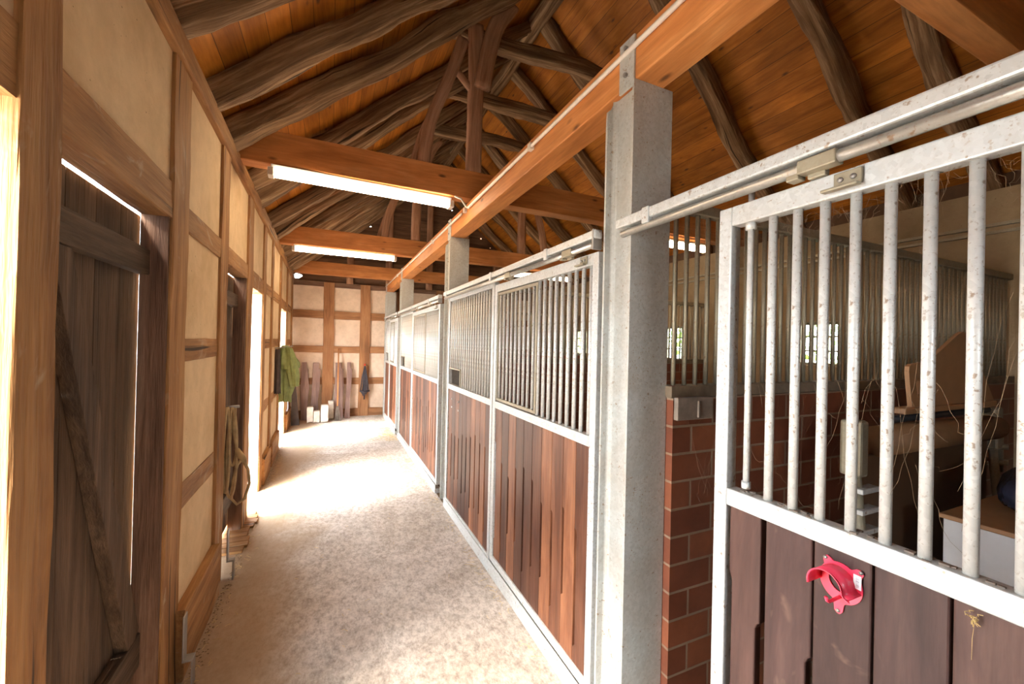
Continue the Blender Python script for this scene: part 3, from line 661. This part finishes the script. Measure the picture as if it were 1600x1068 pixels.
partition(4.03, 'barred grille on the second brick partition, seen through the near bars', 4.03, 2)
partition(7.12, 'barred grille on the third brick partition, far inside the stalls', 7.12, 3)
pl = T('feeder_cap', 'dusty grey plastic cap hooked over the brick wall beside the big post', 'cap', (1.39, 1.225, 1.345))
O('cap', MB().box(1.291, 1.492, 1.222, 1.2445, 1.352, 1.445).box(1.40, 1.412, 1.216, 1.223, 1.36, 1.43), M['dustcap'], pl, bev=0.006)

# ================================================================== LAMPS
def lamp(x0, x1, y0, y1, z, label):
    th = T('fluorescent_lamp', label, 'lamp', ((x0+x1)/2, (y0+y1)/2, z), 'fluorescent lamps under the tie beams')
    a = math.atan2(y1-y0, x1-x0); L = sqrt((x1-x0)**2+(y1-y0)**2)/2; c = Vector(((x0+x1)/2, (y0+y1)/2, 0)); ca, sa = cos(a), sin(a)
    mp = lambda v: (c.x+v.x*ca-v.y*sa, c.y+v.x*sa+v.y*ca, v.z)
    O('housing', MB().box(-L, L, -0.035, 0.035, z+0.055, z+0.085).map(mp), M['white'], th, bev=0.004)
    poly = [(-0.045, z+0.055), (-0.045, z+0.03), (-0.035, z+0.008), (-0.015, z), (0.015, z), (0.035, z+0.008), (0.045, z+0.03), (0.045, z+0.055)]
    O('diffuser', MB().prism(poly, 0, -L+0.02, L-0.02).map(mp), M['tube'], th)
    e = MB()
    for s in (-1, 1): e.box(s*L-0.02, s*L+0.02, -0.047, 0.047, z-0.002, z+0.058)
    O('end_cap', e.map(mp), M['conduit'], th, bev=0.004)
lamp(-0.44, 0.96, 3.52, 3.58, 2.866, 'nearest lit fluorescent lamp above the corridor')
lamp(-0.50, 0.86, 6.34, 6.36, 2.866, 'second lit fluorescent lamp down the corridor, smaller')
lamp(2.75, 4.15, 3.55, 3.55, 2.815, 'lit fluorescent lamp above the stall, glimpsed through the bars beside the big post')
lamp(2.75, 4.0, 6.37, 6.37, 2.815, 'lit fluorescent lamp far inside, glimpsed behind the nearest closed door')

# ================================================================== PINK BRIDLE HOOK
PHX, PHY, PHZ = 1.0835, 0.539, 1.117
th = T('bridle_hook', 'pink enamelled bridle bracket with price sticker screwed to the near stall door', 'hook', (PHX, PHY, PHZ))
def ph(c, a, b): return (PHX+0.003-c, PHY-a, PHZ+b)           # c: out of the door, a: to the right, b: up
bm = bmesh.new(); ed = []
def ringpt(k, n, ro):
    t = 2*pi*k/n; r = ro
    for ang, amp, wd in ((radians(125), 0.013, 0.20), (radians(46), 0.016, 0.20), (radians(267), 0.026, 0.19)):
        dt = (t-ang+pi) % (2*pi)-pi; r += amp*math.exp(-(dt/wd)**4) if ro > 0.04 else 0
    return (r*cos(t), r*sin(t)*(1.05 if ro > 0.04 else 1.15)+(0 if ro > 0.04 else 0.006))
for ro, n in ((0.0430, 72), (0.0240, 36)):
    vs = [bm.verts.new((0, *ringpt(k, n, ro))) for k in range(n)]; ed += [bm.edges.new((vs[i], vs[(i+1) % n])) for i in range(n)]
bmesh.ops.triangle_fill(bm, edges=ed, use_beauty=True); bm.verts.index_update()
pv = [ph(0.0, v.co.y, v.co.z) for v in bm.verts]; pf = [[v.index for v in f.verts] for f in bm.faces]; bm.free()
O('back_plate', MB().add(pv, pf, [(0, 0, 0)]*len(pv)), M['pink'], th, solid=0.003, bev=0)
# arched band
def strip(path, c0, c1, thick=0.0022):
    vs = []; fs = []; n = len(path)
    for c_of in (c0, c1):
        for i, (a, b) in enumerate(path): vs.append(ph(c_of(i/(n-1)), a, b))
    for i in range(n-1): fs.append((i, i+1, n+i+1, n+i))
    return vs, fs
path = [(-0.0385, -0.008)] + [(-0.006+0.0335*cos(pi-pi*k/16), 0.001+0.034*sin(pi*k/16)) for k in range(17)] + [(0.030, -0.004), (0.036, -0.007), (0.041, -0.007)]
vs, fs = strip(path, lambda t: 0.0, lambda t: 0.052)
ao = O('bridle_arch', MB().add(vs, fs, [(0, 0, 0)]*len(vs), True), M['pink'], th, solid=0.0025)
lip = [(p[0]*1.09, 0.002+(p[1]-0.002)*1.09) for p in path]
vs = [ph(0.052, a, b) for a, b in path]+[ph(0.056, a, b) for a, b in lip]; n = len(path)
O('arch_lip', MB().add(vs, [(i, i+1, n+i+1, n+i) for i in range(n-1)], [(0, 0, 0)]*len(vs), True), M['pink'], ao, solid=0.002)
O('hook_prong', MB().tube([ph(0.0, 0.0, -0.032), ph(0.03, 0.0, -0.033), ph(0.046, 0.0, -0.033), ph(0.053, 0.0, -0.029), ph(0.058, 0.0, -0.020)], 0.0036, 10), M['pink'], th)
for a, b in ((-0.031, 0.0445), (0.0395, 0.0425), (-0.0035, -0.0655)):
    O('screw', MB().tube([ph(0.002, a, b), ph(0.0055, a, b)], 0.0042, 12), M['steel'], th)
st = O('price_sticker', MB().box(PHX-0.0022, PHX-0.0014, PHY-0.041, PHY-0.026, PHZ+0.004, PHZ+0.035), M['sticker'], th)
bc = MB()
for k, w in enumerate((1, 2, 1, 1, 3, 1, 2, 1)):
    z = PHZ+0.009+k*0.0028; bc.box(PHX-0.0026, PHX-0.0021, PHY-0.037, PHY-0.031, z, z+0.0005*w)
O('barcode', bc, M['ink'], st)
# straw wisp stuck in the planks
random.seed(11); mb = MB()
for k in range(16):
    p = Vector((1.078, 0.325+random.uniform(-0.006, 0.006), 1.172+random.uniform(-0.008, 0.008))); q = p+Vector((-random.uniform(0, 0.008), random.uniform(-0.008, 0.008), random.uniform(-0.014, 0.008)))
    mb.tube([p, (p+q)/2+Vector((-0.003, 0.003, 0.002)), q], 0.0007, 4)
mb.tube([(1.079, 0.325, 1.165), (1.083, 0.329, 1.13), (1.085, 0.330, 1.09)], 0.0003, 4)
O('straw_wisp', mb, M['straw'], label='tiny straw tuft caught on the near stall door below the middle rail', cat='straw')

# ================================================================== THINGS INSIDE THE NEAR STALL
th = T('folding_bench', 'tan plastic folding bench with a slotted headboard, stored behind the near stall bars', 'bench', (2.5, 0.9, 0))
def oy(y): return y
hb = [(2.33, 1.40), (2.296, 1.57), (2.30, 1.59), (2.32, 1.60), (2.47, 1.612), (2.75, 1.742), (2.80, 1.758), (2.86, 1.75), (3.21, 1.37)]
yc = 0.90
cut = [(2.37, 1.462), (2.362, 1.525), (2.372, 1.54), (2.392, 1.54), (2.402, 1.525), (2.415, 1.465), (2.405, 1.45), (2.38, 1.45)]
bm = bmesh.new(); ed = []
for lp in (hb, cut):
    vs = [bm.verts.new((x, yc, z)) for x, z in lp]; ed += [bm.edges.new((vs[i], vs[(i+1) % len(vs)])) for i in range(len(vs))]
bmesh.ops.triangle_fill(bm, edges=ed, use_beauty=True); bm.verts.index_update()
vs = [v.co.copy() for v in bm.verts]; fs = [[v.index for v in f.verts] for f in bm.faces]; bm.free()
O('headboard', MB().add(vs, fs, [tuple(v) for v in vs]), M['tan'], th, solid=0.016)
O('crossbar', MB().box(2.24, 3.16, 0.885, 0.935, 1.385, 1.412), M['tan'], th, bev=0.005)
O('hinge_tube', MB().tube([(2.12, 0.91, 1.365), (3.12, 0.91, 1.365)], 0.016, 10), M['black'], th)
O('roll', MB().tube([(2.04, 0.90, 1.285), (3.15, 0.90, 1.275)], 0.062, 24), M['tandark2'], th)
O('lower_panel', MB().box(1.95, 3.1, 0.90, 0.925, 0.45, 1.23), M['tandark'], th, bev=0.006)
for x in (1.90, 3.16):
    O('end_frame', MB().box(x-0.03, x+0.03, 0.87, 0.945, 1.16, 1.38), M['galvold'], th, bev=0.012)
    O('leg', MB().tube([(x, 0.90, 1.17), (x+0.02, 0.86, 0.6), (x+0.05, 0.80, 0.0)], 0.018, 10), M['galvold'], th)
for z in (1.10, 1.02, 0.94): O('joint_plate', MB().box(1.87, 1.99, 0.86, 0.90, z, z+0.02), M['galv'], th, bev=0.004)
for z in (1.24, 1.16, 1.08): O('pipe_joint', MB().tube([(3.21, 0.90, z), (3.21, 0.90, z+0.022)], 0.042, 16), M['galvold'], th)
O('pipe_elbow', MB().tube([(3.10, 0.90, 1.33), (3.17, 0.90, 1.325), (3.205, 0.90, 1.29), (3.21, 0.90, 1.04)], 0.026, 12), M['galvold'], th)
cb = T('cabinet', 'white low cabinet with brown top standing inside the near stall', 'cabinet', (2.9, 0.62, 0))
O('body', MB().box(2.18, 3.3, 0.36, 0.745, 0.0, 1.015), M['white'], cb, bev=0.004)
O('top', MB().box(2.17, 3.31, 0.355, 0.755, 1.015, 1.033), M['tan'], cb, bev=0.004)
mb = MB(); mb.tube([(2.36, 0.62, 1.09), (2.44, 0.62, 1.115), (2.66, 0.62, 1.13), (2.9, 0.60, 1.12), (3.1, 0.60, 1.09)], [0.03, 0.075, 0.09, 0.085, 0.03], 20)
bag = O('plastic_bag', mb, M['bag'], label='dark blue glossy plastic bundle lying on the white cabinet behind the bars', cat='bag', sub=1)
md = bag.modifiers.new('crumple', 'DISPLACE'); tx = bpy.data.textures.new('crumple', 'CLOUDS'); tx.noise_scale = 0.06; md.texture = tx; md.strength = 0.03

# ================================================================== THINGS ALONG THE LEFT WALL
# rope
random.seed(21)
def rope_loop(x0, x1, z0, z1, y, n=26, tw=0.0):
    pts = []
    for k in range(n):
        t = 2*pi*k/n; w = (x1-x0)/2*(0.35+0.65*(0.5-0.5*sin(t))) ; pts.append(((x0+x1)/2+w*cos(t), y+0.012*sin(2*t+tw), (z0+z1)/2+(z1-z0)/2*sin(t)))
    return pts
xw = XW(3.36)
th = T('rope_coil', 'coiled hemp rope hanging at the post beside the second barn door', 'rope', (-0.60, 3.37, 1.17))
O('loop', MB().tube(rope_loop(-0.665, -0.615, 0.58, 1.17, 3.335), 0.009, 8, closed=True), M['rope'], th)
O('loop', MB().tube(rope_loop(-0.655, -0.575, 0.54, 1.165, 3.36, tw=1), 0.009, 8, closed=True), M['rope'], th)
O('loop', MB().tube(rope_loop(-0.64, -0.585, 0.75, 1.16, 3.39, tw=2), 0.009, 8, closed=True), M['rope'], th)
O('noose', MB().tube([(-0.60, 3.36, 1.16), (-0.605, 3.37, 1.0), (-0.585, 3.37, 0.86), (-0.55, 3.37, 0.80), (-0.515, 3.37, 0.72), (-0.505, 3.37, 0.62), (-0.53, 3.36, 0.52), (-0.575, 3.36, 0.485), (-0.61, 3.36, 0.53), (-0.60, 3.36, 0.66), (-0.58, 3.37, 0.76), (-0.55, 3.38, 0.80)], 0.010, 8), M['rope'], th)
O('knot', MB().tube([(-0.585, 3.37, 0.87), (-0.565, 3.36, 0.83), (-0.545, 3.37, 0.80), (-0.535, 3.375, 0.77)], [0.014, 0.022, 0.02, 0.013], 10), M['rope'], th)
O('peg', MB().tube([(-0.68, 3.36, 1.165), (-0.575, 3.36, 1.17)], 0.010, 10), M['steel'], th)
# steel brackets at the feet of two wall posts
for i, (y, t) in enumerate(((2.36, 'first barn door'), (3.30, 'second barn door'))):
    br = T('post_bracket', 'bent steel foot bracket at the timber post by the %s' % t, 'bracket', (XW(y)+0.02, y, 0))
    O('strap', MB().box(-0.047, -0.040, y-0.02, y+0.03, 0.13, 0.34).map(wmap), M['steel'], br, bev=0.002)
    O('step', MB().box(-0.075, -0.040, y-0.02, y+0.03, 0.125, 0.135).box(-0.082, -0.075, y-0.02, y+0.03, 0.0, 0.135).map(wmap), M['steel'], br, bev=0.002)
# threshold plank at door 2
mb = MB()
for k in range(9): mb.box(-0.80, -0.585+0.02*sin(k*1.3), 3.66+k*0.09, 3.745+k*0.09, 0.001, 0.022)
O('threshold_mat', mb, M['oak'], bev=0.004, label='worn slatted brown threshold mat on the floor before the second barn door', cat='mat')
# sill stones along the wall foot
mb = MB(); random.seed(8); y = 2.1
# raincoat on a bracket
th = T('raincoat', 'green raincoat hanging from a rod on the left wall by the far doorway', 'coat', (-0.58, 6.6, 1.54))
def cloth(zs, cx, rx, ry, k, amp, seed, cy=6.6, n=64):
    vs = []; fs = []; gs = []
    for i, z in enumerate(zs):
        t = i/(len(zs)-1); X = cx(t); RX = rx(t); RY = ry(t)
        for j in range(n):
            a = 2*pi*j/n; f = 1+1.7*amp*(0.35+0.65*t)*(sin(k*a+seed+1.2*sin(t*3+seed))+0.5*sin((k*2+1)*a+seed*2+t*4))+0.10*noise.noise((cos(a)*2, sin(a)*2+seed, t*3))
            vs.append((X+RX*cos(a)*f, cy+RY*sin(a)*f, z+0.02*noise.noise((cos(a)*2, seed, sin(a)*2))*t)); gs.append((z, a*0.1, 0))
    for i in range(len(zs)-1):
        for j in range(n): fs.append((i*n+j, i*n+(j+1) % n, (i+1)*n+(j+1) % n, (i+1)*n+j))
    fs.append(list(range(n)))
    return MB().add(vs, fs, gs, True)
zz = [1.555-0.56*i/22 for i in range(23)]
O('hood', cloth(zz[:14], lambda t: -0.60+0.02*t, lambda t: 0.03+0.11*min(1, t*1.6)**0.8, lambda t: 0.03+0.05*min(1, t*2), 7, 0.13, 1.0), M['coat'], th)
O('sleeve', cloth([1.52-0.55*i/16 for i in range(17)], lambda t: -0.54+0.07*t, lambda t: 0.03+0.045*sin(pi*min(t*0.8+0.05, 1)), lambda t: 0.03+0.03*sin(pi*min(t*.9, 1)), 5, 0.12, 2.0, cy=6.56), M['coat'], th)
O('body', cloth([1.30-0.55*i/20 for i in range(21)], lambda t: -0.60+0.02*t, lambda t: 0.075+0.05*sin(pi*min(t+0.15, 1)), lambda t: 0.05, 6, 0.11, 4.0, cy=6.62), M['coat'], th)
O('lining', cloth([1.50-0.62*i/12 for i in range(13)], lambda t: -0.675, lambda t: 0.028+0.015*t, lambda t: 0.06, 4, 0.1, 6.0, cy=6.5), M['coatdark'], th)
O('coat_rod', MB().tube([(-0.70, 6.45, 1.515), (-0.62, 6.55, 1.525), (-0.50, 6.62, 1.545)], 0.008, 8), M['steel'], label='thin iron rod on the left wall holding the green raincoat', cat='rod')
O('lead_strap', MB().tube([(-0.69, 7.9, 1.4), (-0.66, 7.92, 0.9), (-0.65, 7.94, 0.45), (-0.67, 7.95, 0.40)], 0.010, 6), M['leather'], label='thin dark strap dangling beside the far doorway under the raincoat', cat='strap')
O('leaning_board', MB().prism([(-0.66, 0.0), (-0.52, 0.0), (-0.60, 0.85), (-0.67, 0.85)], 1, 8.72, 8.76), M['coatdark'], label='dark narrow board standing in the far left corner', cat='board')

# ================================================================== THINGS AT THE BACK WALL
def plank_post(x0, x1, ztop, lean, label, shape, xs=0.0):
    """old stall plank with a worn notch, leaning on the gable"""
    w = x1-x0; pts = [(x0, 0.0), (x1+(0.01 if shape else 0), 0.0), (x1-0.01, 0.35*ztop), (x1+0.015, 0.55*ztop), (x1+xs, ztop*0.8), (x1+xs+0.005, ztop*0.88), (x1+xs-0.03, ztop*0.9), (x1+xs-0.03, ztop), (x0+xs+0.01, ztop), (x0+xs, ztop*0.5)]
    mb = MB().prism(pts, 1, 9.415-0.05, 9.415); mb.map(lambda v: (v.x, v.y-lean*(1-v.z/ztop), v.z))
    O('old_plank', mb, M['plankgrey'], bev=0.006, label=label, cat='plank', group='old planks leaning on the back wall')
plank_post(-0.53, -0.40, 1.17, 0.16, 'leftmost old plank leaning on the back wall', 1, -0.02)
plank_post(-0.36, -0.21, 1.16, 0.14, 'second old plank on the back wall, left of the wide timber', 1, 0.02)
plank_post(0.10, 0.26, 1.16, 0.15, 'old plank right of the wide timber, half behind the broom', 1, -0.01)
plank_post(0.29, 0.40, 1.17, 0.15, 'rightmost old plank leaning on the back wall', 0, 0.03)
br = T('broom', 'broom with orange handle leaning on the back wall', 'broom', (0.15, 9.0, 0))
O('handle', MB().tube([(0.15, 8.98, 0.26), (0.152, 9.36, 1.46)], 0.013, 10), M['handle'], br)
mb = MB(); random.seed(3)
for k in range(70):
    a = random.uniform(0, 2*pi); r = random.random()
    mb.tube([(0.15+0.02*r*cos(a), 8.98+0.01*r*sin(a), 0.30), (0.155+0.075*r*cos(a), 8.95+0.04*r*sin(a), 0.005)], 0.0028, 4)
O('bristles', mb, M['dustcap'], br)
ht = T('halter', 'dark leather halter hanging on a red hook on the back wall timber', 'halter', (0.685, 9.33, 1.11))
O('hook', MB().tube([(0.685, 9.40, 1.13), (0.685, 9.35, 1.13), (0.685, 9.34, 1.10), (0.685, 9.33, 1.12)], 0.014, 8), M['red'], ht)
for k, (dx, zb) in enumerate(((-0.085, 0.55), (-0.04, 0.50), (0.0, 0.42), (0.05, 0.52), (0.08, 0.58))):
    O('strap', MB().tube([(0.685, 9.33, 1.10), (0.685+dx*0.6, 9.32, 0.85), (0.685+dx, 9.32, zb), (0.685+dx*0.6, 9.33, zb-0.05), (0.69, 9.33, 0.9)], 0.013, 6), M['leather'], ht)
O('noseband', MB().tube([(0.59, 9.31, 0.56), (0.68, 9.29, 0.53), (0.79, 9.31, 0.56)], 0.02, 8), M['leather'], ht)
def block(x0, x1, z0, z1, y0, y1, sd, label):
    bm = bmesh.new(); bmesh.ops.create_icosphere(bm, subdivisions=3, radius=1)
    bm.verts.index_update(); c = Vector(((x0+x1)/2, (y0+y1)/2, (z0+z1)/2)); d = Vector(((x1-x0)/2, (y1-y0)/2, (z1-z0)/2)); vs = []
    for v in bm.verts:
        q = v.co; e = 0.35; f = Vector([math.copysign(abs(k)**e, k) for k in q]); m_ = max(abs(f.x), abs(f.y), abs(f.z)); f = f*(0.92/m_)*(1+0.12*noise.noise(q*2.2+Vector((sd, 0, 0))))
        z = c.z+d.z*f.z; vs.append((c.x+d.x*f.x, c.y+d.y*f.y, max(z, 0.001)))
    fs = [[v.index for v in f.verts] for f in bm.faces]; bm.free()
    O('limestone_block', MB().add(vs, fs, [(0, 0, 0)]*len(vs), True), M['block'], label=label, cat='stone', group='pale stone blocks at the back wall')
block(-0.405, -0.285, 0, 0.33, 8.86, 9.0, 1, 'tall pale stone block, leftmost of the heap at the back wall')
block(-0.285, -0.165, 0, 0.24, 8.84, 8.98, 2, 'low pale stone block in the middle of the heap at the back wall')
block(-0.16, -0.01, 0, 0.36, 8.82, 9.0, 3, 'tall pale stone block, right side of the heap at the back wall')
block(-0.03, 0.085, 0, 0.40, 9.12, 9.24, 4, 'greyish stone block behind the heap, next to the broom')

# ================================================================== STRAW, DEBRIS, COBWEBS
random.seed(31); mb = MB()
def wisp(x, y, l, z=0.004):
    a = random.uniform(0, pi); dx, dy = cos(a)*l/2, sin(a)*l/2
    mb.tube([(x-dx, y-dy, z), (x+random.uniform(-.2, .2)*l, y+random.uniform(-.2, .2)*l, z+0.004), (x+dx, y+dy, z+0.001)], 0.0011, 3, smooth=False)
for k in range(420): wisp(1.04-abs(random.gauss(0, 0.13)), random.uniform(6.9, 8.0), random.uniform(0.02, 0.07))
for k in range(110): wisp(1.05-abs(random.gauss(0, 0.05)), random.uniform(1.4, 6), random.uniform(0.02, 0.06))
for k in range(170): wisp(-0.60+abs(random.gauss(0, 0.05)), random.uniform(2.2, 8), random.uniform(0.015, 0.05))
for k in range(60): wisp(random.uniform(-0.5, 1.0), random.uniform(1.4, 6), random.uniform(0.015, 0.04))
O('loose_straw', mb, M['straw'], kind='stuff', label='loose straw scattered on the concrete corridor floor and along its edges', cat='straw')
mb = MB(); random.seed(32)
for k in range(1100):
    y = random.uniform(2.1, 8.8); x = XW(y)+0.04+abs(random.gauss(0, 0.028)); r = random.uniform(0.0015, 0.006); a = random.uniform(0, 2)
    mb.add([(x+r*1.5*cos(a+2.1*j), y+r*1.5*sin(a+2.1*j), 0.001) for j in range(3)]+[(x, y, r*0.8)], [(0, 1, 2), (0, 1, 3), (1, 2, 3), (0, 2, 3)], [(0, 0, 0)]*4)
O('dirt_crumbs', mb, M['dirt'], kind='stuff', label='crumbs of dirt lying along the foot of the left wall', cat='dirt')
mb = MB(); random.seed(33)
def web(p, q, sag):
    p = Vector(p); q = Vector(q); pts = []
    for k in range(9):
        t = k/8; v = p.lerp(q, t); v.z -= sag*sin(pi*t); v += Vector((random.uniform(-1, 1), random.uniform(-1, 1), random.uniform(-1, 1)))*0.005; pts.append(v)
    mb.tube(pts, 0.00022, 3, smooth=False)
for k in range(70):
    y = random.uniform(0.25, 0.8); web((1.10, y, 2.02-random.uniform(0, 0.03)), (1.10+random.uniform(0, 0.06), y+random.uniform(-0.07, 0.07), 2.02-random.uniform(0.0, 0.10)), random.uniform(0.0, 0.04))
for k in range(60):
    x = random.uniform(1.35, 3.2); web((x, 1.24, random.uniform(1.0, 1.45)), (x+random.uniform(-0.15, 0.15), 1.235, random.uniform(0.9, 1.45)), random.uniform(0, 0.04))
for k in range(40):
    y = random.uniform(0.3, 0.75); web((1.10, y, random.uniform(1.25, 1.9)), (1.10, y+0.064*random.choice((-1, 1)), random.uniform(1.25, 1.9)), random.uniform(0, 0.03))
for k in range(50):
    x = random.uniform(1.35, 1.7); web((x, 1.22, 2.2), (x+random.uniform(-0.1, 0.1), 1.24, random.uniform(2.02, 2.15)), random.uniform(0, 0.03))
O('cobwebs', mb, M['web'], kind='stuff', label='brown cobweb strands between the bars of the near stall', cat='cobwebs')
# hedge outside the right windows
mb = MB(); random.seed(41)
for k in range(3500):
    p = Vector((9+random.gauss(0, 0.5), random.uniform(-3, 16), random.uniform(-0.1, 2.2))); s_ = 0.10
    a = Vector((random.uniform(-1, 1), random.uniform(-1, 1), random.uniform(-1, 1))).normalized()*s_; c_ = a.cross(Vector((random.uniform(-1, 1), random.uniform(-1, 1), random.uniform(-1, 1)))).normalized()*s_*0.6
    mb.add([p-a, p+c_, p+a, p-c_], [(0, 1, 2, 3)], [(0, 0, 0)]*4)
O('hedge', mb, M['leaf'], kind='stuff', label='green hedge outside beyond the small stall windows', cat='hedge')
for o in bpy.data.objects:
    if '_o' in o: del o['_o']
